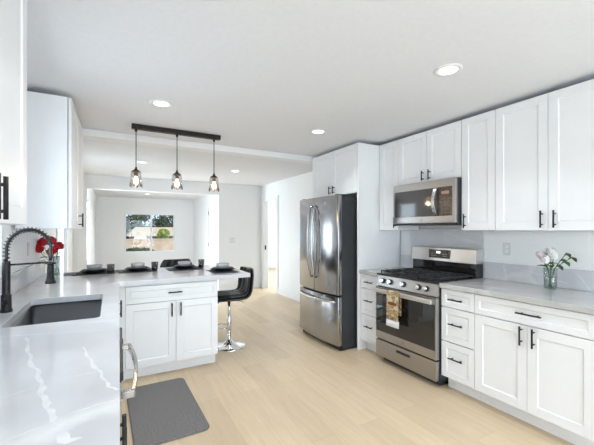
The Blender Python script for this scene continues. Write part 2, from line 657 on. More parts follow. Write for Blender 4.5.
def base_cabinet(label, loc, rotz, w, fronts, depth=.58, top=.873, toe=.115, group='white base cabinets', end=False, hollow=False):
    t = thing('base_cabinet', label, 'cabinet', loc, rotz, group)
    b = MB()
    if hollow:
        b.box(.001, .019, .021, depth, toe, top); b.box(w - .019, w - .001, .021, depth, toe, top)
        b.box(.019, w - .019, .021, depth, toe, toe + .018); b.box(.019, w - .019, depth - .012, depth, toe + .018, top)
        b.box(.019, w - .019, .021, .036, top - .20, top - .16)
    else:
        b.box(.001, w - .001, .021, depth, toe, top)
    b.box(.001, w - .001, .093, depth, 0.001, toe)
    if end:
        b.box(w - .019, w - .001, .021, depth, .001, toe)
    obj('body', b, M['cab'], t)
    for f in fronts:
        front(t, *f)
    return t


def wall_cabinet(label, loc, rotz, w, h, fronts, depth=.33, group='white wall cabinets'):
    t = thing('wall_cabinet', label, 'cabinet', loc, rotz, group)
    obj('body', MB().box(.001, w - .001, .025, depth, 0, h), M['cab'], t, .0015)
    for f in fronts:
        front(t, *f)
    return t


RR = R(-90)     # right run: local x -> -Y, front faces -X
XB, XU = 2.496, 2.772
YS0, YS1 = 1.938, 2.704   # range opening
ZU0, ZU1 = 1.3677, 2.367
HU = ZU1 - ZU0

# base cabinets, right side (location = front-left corner on the floor)
w = .295
D3 = lambda w: [('drawer', 0, w, .717, .868, (w / 2, .79, .125, False)), ('drawer', 0, w, .426, .713, (w / 2, .585, .125, False)), ('drawer', 0, w, .118, .422, (w / 2, .298, .125, False))]
base_cabinet('narrow white three-drawer base cabinet between the refrigerator panel and the range', (XB, 3.002, 0), RR, .295, D3(.295), .60)
base_cabinet('narrow white three-drawer base cabinet at the right side of the range', (XB, YS0 - .002, 0), RR, .303, D3(.303), .60)
wd = .762
base_cabinet('wide white base cabinet with one long drawer above two doors, below the pink flowers', (XB, YS0 - .305, 0), RR, wd,
             [('drawer', 0, wd, .717, .868, (wd / 2 + .02, .795, .16, False)),
              ('door', 0, wd / 2, .118, .713, (wd / 2 - .033, .64, .13, True)), ('door', wd / 2, wd, .118, .713, (wd / 2 + .046, .64, .13, True))], .60)

# wall cabinets, right side
wall_cabinet('narrow tall white wall cabinet in the corner beside the refrigerator panel', (XU, 3.002, ZU0), RR, .297, HU,
             [('door', 0, .297, 0, HU, (.297 - .035, .085, .12, True))])
hm = ZU1 - 1.85
wall_cabinet('short white two-door wall cabinet above the microwave', (XU, 2.703, 1.85), RR, .764, hm,
             [('door', 0, .382, 0, hm, (.345, .068, .10, True)), ('door', .382, .764, 0, hm, (.425, .068, .10, True))])
wall_cabinet('narrow white single-door wall cabinet just right of the microwave', (XU, 1.937, ZU0), RR, .304, HU,
             [('door', 0, .304, 0, HU, (.040, .082, .125, True))])
wall_cabinet('wide white two-door wall cabinet at the right, above the pink flowers', (XU, 1.632, ZU0), RR, .764, HU,
             [('door', 0, .382, 0, HU, (.347, .082, .125, True)), ('door', .382, .764, 0, HU, (.430, .082, .125, True))])
hf = ZU1 - 1.80
wall_cabinet('short deep white two-door cabinet above the refrigerator', (2.458, 4.005, 1.80), RR, .975, hf,
             [('door', 0, .486, 0, hf, (.452, .072, .10, True)), ('door', .486, .975, 0, hf, (.532, .072, .10, True))], .66)
tag(obj('tall_panel', MB().box(0, .655, 0, .02, 0, ZU1 - .001), M['cab'], None, .0015, (2.458, 3.006, .001)),
    'tall white side panel standing between the refrigerator and the corner cabinets', 'panel')

# countertops, right side
tag(obj('countertop', MB().box(0, .64, 0, YS0 - .003 - .86, 0, .04), M['quartz_taupe'], None, .003, (2.470, .86, .8745)),
    'long grey quartz countertop right of the range with a vase of pink flowers', 'countertop')
tag(obj('countertop', MB().box(0, .64, 0, .295, 0, .04), M['quartz_taupe'], None, .003, (2.470, 2.7075, .8745)),
    'short grey quartz countertop between the range and the refrigerator panel', 'countertop')
bs = MB().box(0, .018, 0, 1.08, 0, .15)
for vein in ([(0.892, 0.137, 0.0060), (0.883, 0.076, 0.0080), (0.872, 0.014, 0.0060)], [(0.797, 0.129, 0.0030), (0.684, 0.101, 0.0050), (0.542, 0.073, 0.0060), (0.405, 0.036, 0.0050)], [(0.379, 0.147, 0.0030), (0.317, 0.085, 0.0050), (0.268, 0.010, 0.0040)]):
    ribbon(bs, vein, -.0002, 'x')
tag(obj('backsplash', bs, [M['quartz_grey'], M['vein']], None, 0, (3.111, .86, .9155)),
    'low grey quartz backsplash behind the pink flowers', 'backsplash')
tag(obj('backsplash', MB().box(0, .018, 0, .165, 0, .15), M['quartz_grey'], None, .002, (3.111, 2.835, .9155)),
    'small low grey quartz backsplash left of the range', 'backsplash')
bs = MB().box(0, .018, 0, .89, 0, .47)
for vein in ([(0.843, 0.383, 0.0020), (0.713, 0.431, 0.0030), (0.584, 0.474, 0.0030)], [(0.584, 0.474, 0.0040), (0.364, 0.413, 0.0050), (0.145, 0.349, 0.0040), (0.006, 0.316, 0.0030)], [(0.436, 0.433, 0.0030), (0.412, 0.369, 0.0040), (0.383, 0.290, 0.0030)]):
    ribbon(bs, vein, -.0002, 'x')
tag(obj('backsplash', bs, [M['quartz_grey'], M['vein']], None, 0, (3.111, 1.942, .9155)),
    'tall grey veined quartz slab on the wall behind the range', 'backsplash')


def outlet(label, loc, rotz, kind):
    t = thing('wall_outlet' if kind == 'outlet' else 'light_switch', label, kind, loc, rotz)
    ww = .07 if kind == 'outlet' else .115
    obj('cover_plate', MB().box(-ww / 2, ww / 2, -.006, 0, -.057, .057), M['plate_white'], t, .002)
    if kind == 'outlet':
        for z in (-.021, .021):
            s = obj('socket', MB().box(-.016, .016, -.008, -.006, z - .014, z + .014), M['cab'], t, .001)
            obj('slots', MB().box(-.007, -.005, -.0085, -.008, z - .004, z + .006), M['darksteel'], s)
    else:
        for x in (-.024, .024):
            obj('rocker', MB().box(x - .016, x + .016, -.009, -.006, -.033, .033), M['cab'], t, .001)
    return t


outlet('white electrical outlet on the right wall above the counter', (XR - .001, 1.735, 1.20), RR, 'outlet')
outlet('white double switch plate on the far dining wall', (2.42, YD - .001, 1.13), 0, 'switch')
outlet('white outlet plate on the left wall behind the faucet', (XL + .001, 3.6, 1.21), R(90), 'outlet')

# ---------------------------------------------------------------- left run (very slightly turned)
TH = math.atan2(.042, 2.29)
RL = R(90) - TH


def edge_x(y):
    return .016 + .01834 * (y - .81)


def LP(y, off, z=0):
    """point on the left run: off metres behind the countertop's front edge, at world y"""
    return (edge_x(y) - off * math.cos(TH), y + off * math.sin(TH), z)


DOFF = .02
zf0, zf1, zf2, zf3 = .118, .713, .717, .868
wn_ = .74
t = base_cabinet('white base cabinet under the near end of the left counter, before the dishwasher', LP(.58, DOFF), RL, wn_,
                 [('door', .27, .51, zf0, zf3, (.475, .745, .15, True)), ('door', .51, wn_, zf0, zf3, (.55, .745, .15, True))], .55)
obj('filler_panel', MB().box(.002, .268, 0, .02, zf0, zf3), M['cab'], t, .001)
ws = 1.06
base_cabinet('white sink base cabinet under the black faucet', LP(1.975, DOFF), RL, ws,
             [('drawer', 0, ws / 2, zf2, zf3), ('drawer', ws / 2, ws, zf2, zf3),
              ('door', 0, ws / 2, zf0, zf1, (.10, .70, .15, True)), ('door', ws / 2, ws, zf0, zf1, (ws - .05, .75, .13, True))], .55, hollow=True)

# sink cut-out
SX0, SX1, SY0, SY1 = -.458, -.052, 2.04, 2.785


def slab_with_hole(outer, hole, z0, z1):
    """flat slab; the bridge makes one polygon with a hole"""
    bm = bmesh.new()
    def loop(pts, z):
        vs = [bm.verts.new((x, y, z)) for x, y in pts]
        es = [bm.edges.new((vs[i], vs[(i + 1) % len(vs)])) for i in range(len(vs))]
        return vs, es
    allv = []
    for z in (z0, z1):
        vo, eo = loop(outer, z)
        vh, eh = loop(hole, z)
        bmesh.ops.triangle_fill(bm, use_beauty=True, use_dissolve=False, edges=eo + eh)
        allv.append((vo, vh))
    for k in (0, 1):
        a, b = allv[0][k], allv[1][k]
        for i in range(len(a)):
            j = (i + 1) % len(a)
            bm.faces.new((a[i], a[j], b[j], b[i]))
    mb = MB()
    bm.verts.index_update()
    mb.add([v.co[:] for v in bm.verts], [tuple(v.index for v in f.verts) for f in bm.faces])
    bm.free()
    return mb


def rrect(x0, x1, y0, y1, r, n=5):
    pts = []
    for cx, cy, a0 in ((x1 - r, y0 + r, -90), (x1 - r, y1 - r, 0), (x0 + r, y1 - r, 90), (x0 + r, y0 + r, 180)):
        for k in range(n + 1):
            a = R(a0 + 90 * k / n)
            pts.append((cx + r * math.cos(a), cy + r * math.sin(a)))
    return pts


PY0, PY1, PX1 = 3.325, 4.36, 1.285    # peninsula top
XW = XL + .003
seamA, seamB = (edge_x(1.755), 1.755), (XW, 1.93)
outer = [seamA, (edge_x(PY0), PY0), (PX1 - .01, PY0), (PX1, PY0 + .01), (PX1, PY1 - .01), (PX1 - .01, PY1), (XW, PY1), seamB]
ctop = obj('countertop', slab_with_hole(outer, rrect(SX0, SX1, SY0, SY1, .03), .8745, .9145), M['quartz'], None, .002)
tag(ctop, 'pale veined quartz top around the sink, running on over the peninsula with the place settings', 'countertop')
nc = MB().prism([(edge_x(.55), .55), (edge_x(1.7545), 1.7535), (XW, 1.9285), (XW, .55)], .8745, .9145)
for vein in VEINS:
    ribbon(nc, vein, .9147)
tag(obj('countertop', nc, [M['quartz'], M['vein']]), 'pale quartz counter with long white veins in the near left foreground', 'countertop')
# low backsplash along the left wall
tag(obj('backsplash', MB().box(XL + .001, XL + .019, .60, 4.34, .9155, 1.065), M['quartz'], None, .002),
    'long low pale quartz backsplash along the left wall behind the faucet', 'backsplash')

# sink
t = thing('kitchen_sink', 'rectangular stainless undermount sink set in the left counter', 'sink', ((SX0 + SX1) / 2, (SY0 + SY1) / 2, .65))
hx, hy = (SX1 - SX0) / 2 + .004, (SY1 - SY0) / 2 + .004
b = MB()
top = rrect(-hx, hx, -hy, hy, .035)
bot = rrect(-hx + .015, hx - .015, -hy + .015, hy - .015, .05)
n = len(top)
Z0, Z1 = 0.0, .2235
vs = [(x, y, Z1) for x, y in top] + [(x, y, Z0 + .02) for x, y in top] + [(x * .98, y * .98, Z0) for x, y in bot]
fs = []
for lv in (0, 1):
    for i in range(n):
        j = (i + 1) % n
        fs.append((lv * n + i, lv * n + j, (lv + 1) * n + j, (lv + 1) * n + i))
b.add(vs, fs, True)
b.add(vs[2 * n:], [tuple(range(n))])
rim = rrect(-hx - .018, hx + .018, -hy - .018, hy + .018, .04)
vs = [(x, y, Z1) for x, y in top] + [(x, y, Z1) for x, y in rim]
b.add(vs, [(i, (i + 1) % n, n + (i + 1) % n, n + i) for i in range(n)])
sb = obj('basin', b, M['sinksteel'], t)
so = sb.modifiers.new('thick', 'SOLIDIFY'); so.thickness = .002; so.offset = 0
obj('drain', MB().lathe([(.0, .006), (.03, .006), (.05, .009), (.055, .004)], -.03, 0, 24), M['chrome'], t)

# dishwasher
t = thing('dishwasher', 'built-in dishwasher with a bowed steel handle, beside the sink cabinet', 'dishwasher', LP(1.335, -.006), RL)
wdw = .625
obj('body', MB().box(.004, wdw - .004, .03, .575, .10, .868).box(.01, wdw - .01, .10, .55, .001, .10), M['darksteel'], t)
dd = obj('door', MB().box(.004, wdw - .004, 0, .028, .11, .835), M['steel'], t, .003)
obj('control_strip', MB().box(.004, wdw - .004, -.006, .028, .838, .869), M['blackplastic'], t, .002)
hb = MB()
pts = [(.035 + (wdw - .07) * k / 16, -.038 - .020 * math.sin(PI * k / 16), .775) for k in range(17)]
vs, fs = [], []
for p in pts:
    for dy, dz in ((-.007, -.016), (.007, -.016), (.007, .016), (-.007, .016)):
        vs.append((p[0], p[1] + dy, p[2] + dz))
for i in range(16):
    for k in range(4):
        fs.append((i * 4 + k, i * 4 + (k + 1) % 4, i * 4 + 4 + (k + 1) % 4, i * 4 + 4 + k))
fs += [(3, 2, 1, 0), (64, 65, 66, 67)]
hb.add(vs, fs)
hh = obj('handle', hb, M['steel'], dd, .002)
for x in (.035, wdw - .035):
    obj('handle_bracket', MB().box(x - .012, x + .012, -.042, 0, .762, .788), M['steel'], hh, .003)

# left wall cabinets
wall_cabinet('white wall cabinet hanging at the near left edge above the counter', (-.297, .795, 1.392), RL, .83, .975,
             [('door', 0, .38, 0, .975, (.35, .07, .12, True)), ('door', .38, .83, 0, .975, (.418, .07, .12, True))], .29)
wall_cabinet('white corner wall cabinet on the left wall above the red flowers', (-.262, 3.03, 1.382), RL, .955, ZU1 - 1.382,
             [('door', 0, .52, 0, ZU1 - 1.382, (.485, .075, .12, True)), ('door', .52, .955, 0, ZU1 - 1.382)], .33)

# ---------------------------------------------------------------- peninsula
wp = .835
PX0 = .108
base_cabinet('white peninsula cabinet with one drawer over two doors, in front of the bar stool', (PX0, 3.36, 0), 0, wp,
             [('drawer', 0, wp, .702, .858, (wp / 2 + .005, .782, .125, False)),
              ('door', 0, wp / 2 + .015, .118, .698, (wp / 2 - .025, .62, .125, True)), ('door', wp / 2 + .015, wp, .118, .698, (wp / 2 + .056, .62, .125, True))], .62)
t = thing('corner_filler', 'narrow white filler post in the inner corner below the counter', 'panel', (PX0 - .062, 3.362, 0))
obj('filler_panel', MB().box(0, .061, 0, .02, .118, .873), M['cab'], t, .001)
obj('toe_panel', MB().box(0, .061, .06, .08, .001, .117), M['cab'], t, .001)

# ---------------------------------------------------------------- refrigerator
FW = .885
t = thing('refrigerator', 'tall stainless french-door refrigerator with a bottom freezer drawer', 'refrigerator', (2.178, 3.945, 0), RR)
FH = 1.765
obj('body', MB().box(.004, FW - .004, .10, .87, .03, FH - .02), M['darksteel'], t, .004)
obj('base_grille', MB().box(.02, FW - .02, .085, .5, .004, .055), M['blackplastic'], t)


def bow(x):
    u = (x / FW - .5) * 2
    return .045 * u * u


def curved_door(x0, x1, z0, z1, name, parent):
    n = 14
    pts = [(x0 + (x1 - x0) * k / n, bow(x0 + (x1 - x0) * k / n)) for k in range(n + 1)]
    # round the outer vertical edges
    poly = pts + [(x1, .095), (x0, .095)]
    mb = MB()
    mb.prism(poly, z0, z1, 'z', True)
    o = obj(name, mb, M['steel'], parent, .006, merge=True)
    return o


dl = curved_door(.002, FW / 2 - .003, .632, FH, 'door', t)
drr = curved_door(FW / 2 + .003, FW - .002, .632, FH, 'door', t)
dz = curved_door(.002, FW - .002, .062, .612, 'freezer_drawer', t)
for x, par in ((FW / 2 - .045, dl), (FW / 2 + .045, drr)):
    pts = []
    for k in range(21):
        u = k / 20
        pts.append((x, bow(x) - .022 - .05 * math.sin(PI * u) ** .7, .80 + .86 * u))
    pts = [(x, bow(x) + .004, .80)] + pts + [(x, bow(x) + .004, 1.66)]
    obj('handle', MB().tube(pts, .0135, 12), M['steel'], par)
pts = []
for k in range(21):
    u = k / 20
    xx = .06 + (FW - .12) * u
    pts.append((xx, bow(xx) - .022 - .035 * math.sin(PI * u) ** .6, .555))
pts = [(.06, bow(.06) + .004, .555)] + pts + [(FW - .06, bow(FW - .06) + .004, .555)]
obj('handle', MB().tube(pts, .0135, 12), M['chrome'], dz)
for x in (.04, FW - .10):
    obj('hinge_cover', MB().box(x, x + .06, .06, .20, FH - .019, FH + .014), M['blackplastic'], t, .006)
obj('emblem', MB().prism([(FW / 2 + .22 + .018 * math.cos(2 * PI * k / 20), 1.68 + .018 * math.sin(2 * PI * k / 20)) for k in range(20)], bow(FW / 2 + .22) - .002, bow(FW / 2 + .22) + .004, 'y'), M['grey_metal'], drr)

# ---------------------------------------------------------------- gas range
SW = .758
t = thing('gas_range', 'stainless gas range with black grates and a towel on its oven handle', 'range', (2.435, YS1 - .004, 0), RR)
obj('body', MB().box(.003, SW - .003, .045, .675, .05, .895).box(.03, SW - .03, .09, .6, .003, .05), M['darksteel'], t, .002)
dw_ = obj('drawer', MB().box(.003, SW - .003, .008, .043, .062, .232), M['steelwarm'], t, .004)
obj('handle_slot', MB().box(SW / 2 - .085, SW / 2 + .085, .002, .0085, .172, .196), M['blackplastic'], dw_, .004)
od = obj('oven_door', MB().box(.003, SW - .003, 0.006, .043, .245, .782), M['steelwarm'], t, .004)
obj('window', MB().box(.016, SW - .016, .0015, .0058, .325, .722), M['glassblack'], od, .001)
obj('emblem', MB().prism([(SW / 2 + .016 * math.cos(2 * PI * k / 20), .287 + .016 * math.sin(2 * PI * k / 20)) for k in range(20)], .003, .0058, 'y'), M['grey_metal'], od)
hb = MB()
hb.box(.012, SW - .012, -.052, -.030, .730, .774)
M['steelbright'] = brushed('bright_stainless', (.72, .70, .67), .28, .3)
hd = obj('handle', hb, M['steelbright'], od, .008)
for x in (.03, SW - .03):
    obj('handle_bracket', MB().box(x - .014, x + .014, -.032, .0062, .742, .768), M['steelwarm'], hd, .003)
cp = MB().prism([(.012, .792), (.045, .792), (.075, .900), (.040, .900)], .003, SW - .003, 'x')
cpo = obj('control_panel', cp, M['steelwarm'], t, .002)
sl = Vector((0, -.108, .028)).normalized()
for yk in (2.602, 2.502, 2.33, 2.149, 2.06):
    x = YS1 - .004 - yk
    p = Vector((x, .026, .845))
    nv = Vector((0, -.968, .25))
    kb = MB()
    kb.tube([p + nv * .009, p + nv * .034], [.021, .018], 20)
    ko = obj('knob', kb, M['chrome'], t)
    obj('bezel', MB().tube([p - nv * .004, p + nv * .010], .027, 20), M['darksteel'], ko)
    obj('knob_grip', MB().box(x - .004, x + .004, -.008, .002, .838, .872), M['chrome'], ko, .001)
obj('cooktop', MB().box(0, SW, .035, .60, .896, .914), M['blackplastic'], t, .004)
obj('front_lip', MB().box(0, SW, .024, .045, .899, .915), M['blackplastic'], t, .003)
for bx_, by_, br_ in ((.15, .19, .045), (.15, .44, .036), (.379, .31, .05), (.61, .19, .05), (.61, .44, .036)):
    bo = obj('burner', MB().lathe([(.0, .926), (br_ * .8, .926), (br_, .922), (br_ * 1.1, .9145)], bx_, by_, 24), M['iron'], t)
for gx0, gx1 in ((.012, .252), (.256, .502), (.506, .746)):
    g = MB()
    y0, y1 = .07, .545
    zt, zb = .945, .930
    bw = .010
    for x in (gx0, gx1 - bw):
        g.box(x, x + bw, y0, y1, zb, zt)
    for y in (y0, y1 - bw, (y0 + y1) / 2 - bw / 2):
        g.box(gx0, gx1, y, y + bw, zb, zt)
    xm = (gx0 + gx1) / 2
    g.box(xm - bw / 2, xm + bw / 2, y0, y1, zb + .001, zt + .004)
    for y in (y0 + .09, y0 + .17, y1 - .17, y1 - .09):
        g.box(gx0, gx1, y - bw / 2, y + bw / 2, zb, zt + .003)
    for x in (gx0, gx1 - bw):
        for y in (y0, y1 - bw, (y0 + y1) / 2):
            g.box(x, x + bw, y, y + bw, .914, zb)
    obj('grate', g, M['iron'], t, .002, merge=False)
bgp = MB().prism([(.545, 1.045), (.560, 1.185), (.60, 1.195), (.672, 1.195), (.672, 1.045)], 0, SW, 'x')
bgo = obj('backguard', bgp, M['steelbright'], t, .006)
obj('backguard_base', MB().box(.004, SW - .004, .560, .672, .90, 1.044), M['glassblack'], t, .002)
M['display'] = noisy(mat('range_display', (.06, .04, .03), .15), 55, (.045, .03, .022), (.16, .115, .08))
M['displayglow'] = emit('lit_digits', (.9, .95, 1), 2.0)
ds = obj('display', MB().box(.235, .485, .5425, .565, 1.078, 1.166), M['display'], bgo, .002)
ds.rotation_euler = (0, 0, 0)
bl = MB()
for k in range(3):
    bl.box(.335 + k * .016, .345 + k * .016, .5412, .5426, 1.128, 1.15)
obj('clock_digits', bl, M['displayglow'], ds)
for r_ in range(2):
    for k in range(4):
        for xb in (.268, .405):
            obj('button', MB().box(xb + k * .015, xb + .008 + k * .015, .5414, .5426, 1.097 + r_ * .02, 1.105 + r_ * .02), M['grey_metal'], ds)


# towel over the oven handle
def towel_mat():
    m = mat('sunflower_towel', (.6, .45, .2), .9, 0, .1)
    tc = N(m, 'ShaderNodeTexCoord')
    vo = N(m, 'ShaderNodeTexVoronoi', Scale=26.0)
    L(m, tc, 'Object', vo, 'Vector')
    rp = ramp(m, [(.0, (.05, .02, .01)), (.18, (.10, .045, .02)), (.26, (.45, .27, .07)), (.5, (.55, .40, .20)), (.66, (.16, .10, .05)), (.9, (.62, .50, .34))])
    no = N(m, 'ShaderNodeTexNoise', Scale=30, Detail=3)
    L(m, tc, 'Object', no, 'Vector')
    ad = N(m, 'ShaderNodeMath', operation='MULTIPLY_ADD')
    ad.inputs[1].default_value = .5
    L(m, no, 'Fac', ad, 0); L(m, vo, 'Distance', ad, 2)
    mr = N(m, 'ShaderNodeMapRange')
    mr.inputs['From Min'].default_value = .15
    mr.inputs['From Max'].default_value = .95
    L(m, ad, 0, mr, 'Value'); L(m, mr, 'Result', rp, 'Fac')
    L(m, rp, 'Color', P(m), 'Base Color')
    return m


M['towel'] = towel_mat()
M['towelhem'] = mat('white_towel_hem', (.82, .80, .78), .9, 0, .1)
M['towelband'] = mat('brown_towel_band', (.20, .075, .03), .9, 0, .1)
t = thing('dish_towel', 'yellow and brown sunflower dish towel hanging over the oven handle', 'towel', (2.435, 2.462, .0), RR)


def cloth(x0, x1, prof, wav=.006, skew=0):
    n = 14
    vs, fs = [], []
    for i, (y, z) in enumerate(prof):
        for k in range(n + 1):
            u = k / n
            x = x0 + (x1 - x0) * u
            dy = wav * math.sin(u * PI * 3 + 1) * min(1, i / 4)
            vs.append((x + skew * i * .0015, y - abs(dy), z - u * 0))
    m_ = len(prof)
    for i in range(m_ - 1):
        for k in range(n):
            fs.append((i * (n + 1) + k, i * (n + 1) + k + 1, (i + 1) * (n + 1) + k + 1, (i + 1) * (n + 1) + k))
    return MB().add(vs, fs, True)


prof = [(-.0255, .55), (-.0255, .735), (-.027, .772), (-.034, .7775), (-.048, .7775), (-.0565, .772), (-.058, .74), (-.060, .70), (-.061, .66), (-.062, .6), (-.062, .55), (-.062, .500)]
prof_back = prof[:5]
o = obj('cloth', cloth(.0, .152, prof, .006), M['towel'], t)
sd = o.modifiers.new('thick', 'SOLIDIFY'); sd.thickness = .003; sd.offset = 0
o = obj('hem', cloth(-.006, .158, [(-.062, .501), (-.0625, .47), (-.064, .435)], .008), M['towelhem'], t)
sd = o.modifiers.new('thick', 'SOLIDIFY'); sd.thickness = .004; sd.offset = 0
o = obj('band', MB().box(.022, .13, -.0715, -.0685, .645, .672), M['towelband'], t)

# ---------------------------------------------------------------- microwave
MW, MH = .758, .43
t = thing('microwave', 'stainless over-the-range microwave hung below the short cabinet', 'microwave', (2.698, YS1 - .003, 1.417), RR)
obj('body', MB().box(.002, MW - .002, .032, .41, 0, MH), M['darksteel'], t, .003)
obj('vent_grille', MB().box(.01, MW - .01, .0, .03, -.002, .016), M['blackplastic'], t, .002)
mdo = obj('door', MB().box(.0, MW, 0, .03, .018, MH), M['steelwarm'], t, .006)
obj('window', MB().box(.03, .725, -.003, .0005, .085, .355), M['mwglass'], mdo, .002)
obj('control_panel', MB().box(.585, .722, -.005, -.003, .088, .352), M['display'], mdo, .001)
M['dim_button'] = mat('dim_button', (.085, .07, .06), .3)
for r_ in range(5):
    for k in range(3):
        obj('button', MB().box(.612 + k * .032, .632 + k * .032, -.0062, -.005, .105 + r_ * .033, .122 + r_ * .033), M['dim_button'], mdo)
obj('clock_display', MB().box(.615, .695, -.0064, -.005, .288, .315), mat('microwave_clock', (.45, .28, .2), .3), mdo)
pts = [(.562, .0, .095)] + [(.562 - .012 * math.sin(PI * k / 14), -.025 - .022 * math.sin(PI * k / 14), .105 + .235 * k / 14) for k in range(15)] + [(.562, .0, .35)]
vs, fs = [], []
for p in pts:
    for dx, dy in ((-.017, -.006), (.017, -.006), (.017, .006), (-.017, .006)):
        vs.append((p[0] + dx, p[1] + dy, p[2]))
for i in range(len(pts) - 1):
    for k in range(4):
        fs.append((i * 4 + k, i * 4 + (k + 1) % 4, i * 4 + 4 + (k + 1) % 4, i * 4 + 4 + k))
e = len(vs)
fs += [(3, 2, 1, 0), (e - 4, e - 3, e - 2, e - 1)]
obj('handle', MB().add(vs, fs), M['chrome'], mdo, .003)
obj('emblem', MB().prism([(MW / 2 + .016 * math.cos(2 * PI * k / 20), .05 + .016 * math.sin(2 * PI * k / 20)) for k in range(20)], -.002, .001, 'y'), M['grey_metal'], mdo)

# ---------------------------------------------------------------- faucet
FX, FY = -.512, 2.42
t = thing('faucet', 'black spring-neck pull-down kitchen faucet behind the sink', 'faucet', (FX, FY, .9145))
obj('base', MB().lathe([(0, .0), (.028, 0), (.028, .012), (.024, .02), (.024, .095), (.019, .10)], n=24), M['black'], t)
obj('column', MB().lathe([(.019, .10), (.019, .275), (.0165, .285), (.0, .285)], n=20), M['black'], t)
arch = []
reach = .200
for k in range(41):
    u = k / 40
    if u < .12:
        arch.append((0, 0, .285 + .06 * u / .12))
    elif u < .9:
        a = PI * (u - .12) / .78 * .93
        arch.append((reach / 2 * (1 - math.cos(a)) * 1.02, 0, .345 + .115 * math.sin(a)))
    else:
        s = (u - .9) / .1
        x0, z0 = reach / 2 * (1 - math.cos(PI * .93)) * 1.02, .345 + .115 * math.sin(PI * .93)
        arch.append((x0 + (reach - x0) * s, 0, z0 - .09 * s))
obj('hose', MB().tube(arch, .0085, 10), M['blackplastic'], t)
# coil spring wound round the arch
coil = []
av = [Vector(p) for p in arch[:37]]
turns = 21
steps = turns * 10
for i in range(steps + 1):
    u = i / steps * (len(av) - 1)
    k = min(int(u), len(av) - 2)
    p = av[k].lerp(av[k + 1], u - k)
    tg = (av[k + 1] - av[k]).normalized()
    n1 = Vector((0, 1, 0))
    n2 = tg.cross(n1)
    a = 2 * PI * i / 10
    coil.append(p + (n1 * math.cos(a) + n2 * math.sin(a)) * .0148)
obj('spring', MB().tube(coil, .0025, 5), M['black'], t)
obj('spray_head', MB().lathe([(0, .27), (.013, .27), (.016, .25), (.018, .19), (.022, .165), (.027, .155), (.027, .145), (0, .145)], reach, 0, 20), M['black'], t)
obj('trigger', MB().box(reach - .006, reach + .006, -.026, -.014, .185, .225), M['black'], t, .003)
obj('holder_arm', MB().tube([(0, 0, .262), (reach - .01, 0, .268)], .0055, 8).tube([(reach + .024 * math.cos(2 * PI * k / 16), .024 * math.sin(2 * PI * k / 16), .262) for k in range(16)], .005, 6, closed=True), M['black'], t)
obj('lever', MB().tube([(.0, -.022, .055), (.0, -.04, .06), (.01, -.085, .085)], [.012, .008, .006], 10), M['black'], t)

# ---------------------------------------------------------------- flowers


def leaf_mesh(b, base, direc, length, width, droop=.3):
    d_ = Vector(direc).normalized()
    side = d_.cross(Vector((0, 0, 1)))
    if side.length < .1: side = Vector((1, 0, 0))
    side.normalize()
    vs, fs = [], []
    n_ = 6
    for i in range(n_ + 1):
        u = i / n_
        c_ = Vector(base) + d_ * length * u + Vector((0, 0, -droop * length * u * u))
        w_ = width * math.sin(PI * min(1, u * .92 + .06)) * .5
        up = Vector((0, 0, w_ * .35))
        vs += [c_ - side * w_ + up, c_, c_ + side * w_ + up]
    for i in range(n_):
        for k in (0, 1):
            fs.append((i * 3 + k, i * 3 + k + 1, i * 3 + 4 + k, i * 3 + 3 + k))
    b.add(vs, fs, True)


def petal_head(b, c, r, layers, up=Vector((0, 0, 1)), open_=1.0):
    """cupped petals in rings round an axis"""
    up = Vector(up).normalized()
    q = up.to_track_quat('Z', 'Y').to_matrix()
    for li, (cnt, tilt, sz) in enumerate(layers):
        for k in range(cnt):
            a = 2 * PI * (k + .5 * li) / cnt + random.uniform(-.1, .1)
            vs, fs = [], []
            nu, nv = 5, 4
            for i in range(nu + 1):
                u = i / nu
                for j in range(nv + 1):
                    v = (j / nv - .5) * 2
                    wd_ = sz * .75 * math.sin(PI * (.12 + .80 * u)) ** .8
                    rad = sz * (math.sin(tilt) * u + .18 * u * u * math.sin(tilt))
                    hgt = sz * (math.cos(tilt) * u + .10 * v * v)
                    x = rad + .15 * sz * (1 - v * v) * u * open_ * .5
                    p = Vector((x * math.cos(a) - wd_ * v * math.sin(a), x * math.sin(a) + wd_ * v * math.cos(a), hgt - sz * .3))
                    vs.append(Vector(c) + q @ p)
            for i in range(nu):
                for j in range(nv):
                    fs.append((i * (nv + 1) + j, i * (nv + 1) + j + 1, (i + 1) * (nv + 1) + j + 1, (i + 1) * (nv + 1) + j))
            b.add(vs, fs, True)


def ruffle(b, c, r, n, size, seed):
    """ball of small cupped petals"""
    rnd = random.Random(seed)
    for i in range(n):
        zz = 1 - 1.75 * (i + .5) / n
        a = i * 2.39996
        q = Vector((math.sqrt(max(0, 1 - zz * zz)) * math.cos(a), math.sqrt(max(0, 1 - zz * zz)) * math.sin(a), zz))
        q = (q + Vector((rnd.uniform(-.12, .12), rnd.uniform(-.12, .12), rnd.uniform(-.12, .12)))).normalized()
        rm = q.to_track_quat('Z', 'Y').to_matrix() @ Matrix.Rotation(rnd.uniform(0, 6.28), 3, 'Z') @ Matrix.Rotation(rnd.uniform(-.5, .5), 3, 'X')
        ctr = Vector(c) + q * r * rnd.uniform(.72, 1.0)
        vs = [ctr - rm @ Vector((0, 0, size * .22))]
        for k in range(8):
            t_ = 2 * PI * k / 8
            vs.append(ctr + rm @ Vector((size * .5 * math.cos(t_), size * .5 * math.sin(t_), size * .10 * math.cos(3 * t_))))
        b.add(vs, [(0, 1 + k, 1 + (k + 1) % 8) for k in range(8)], True)
    b.ball(c, r * .72, n=10, m=6)


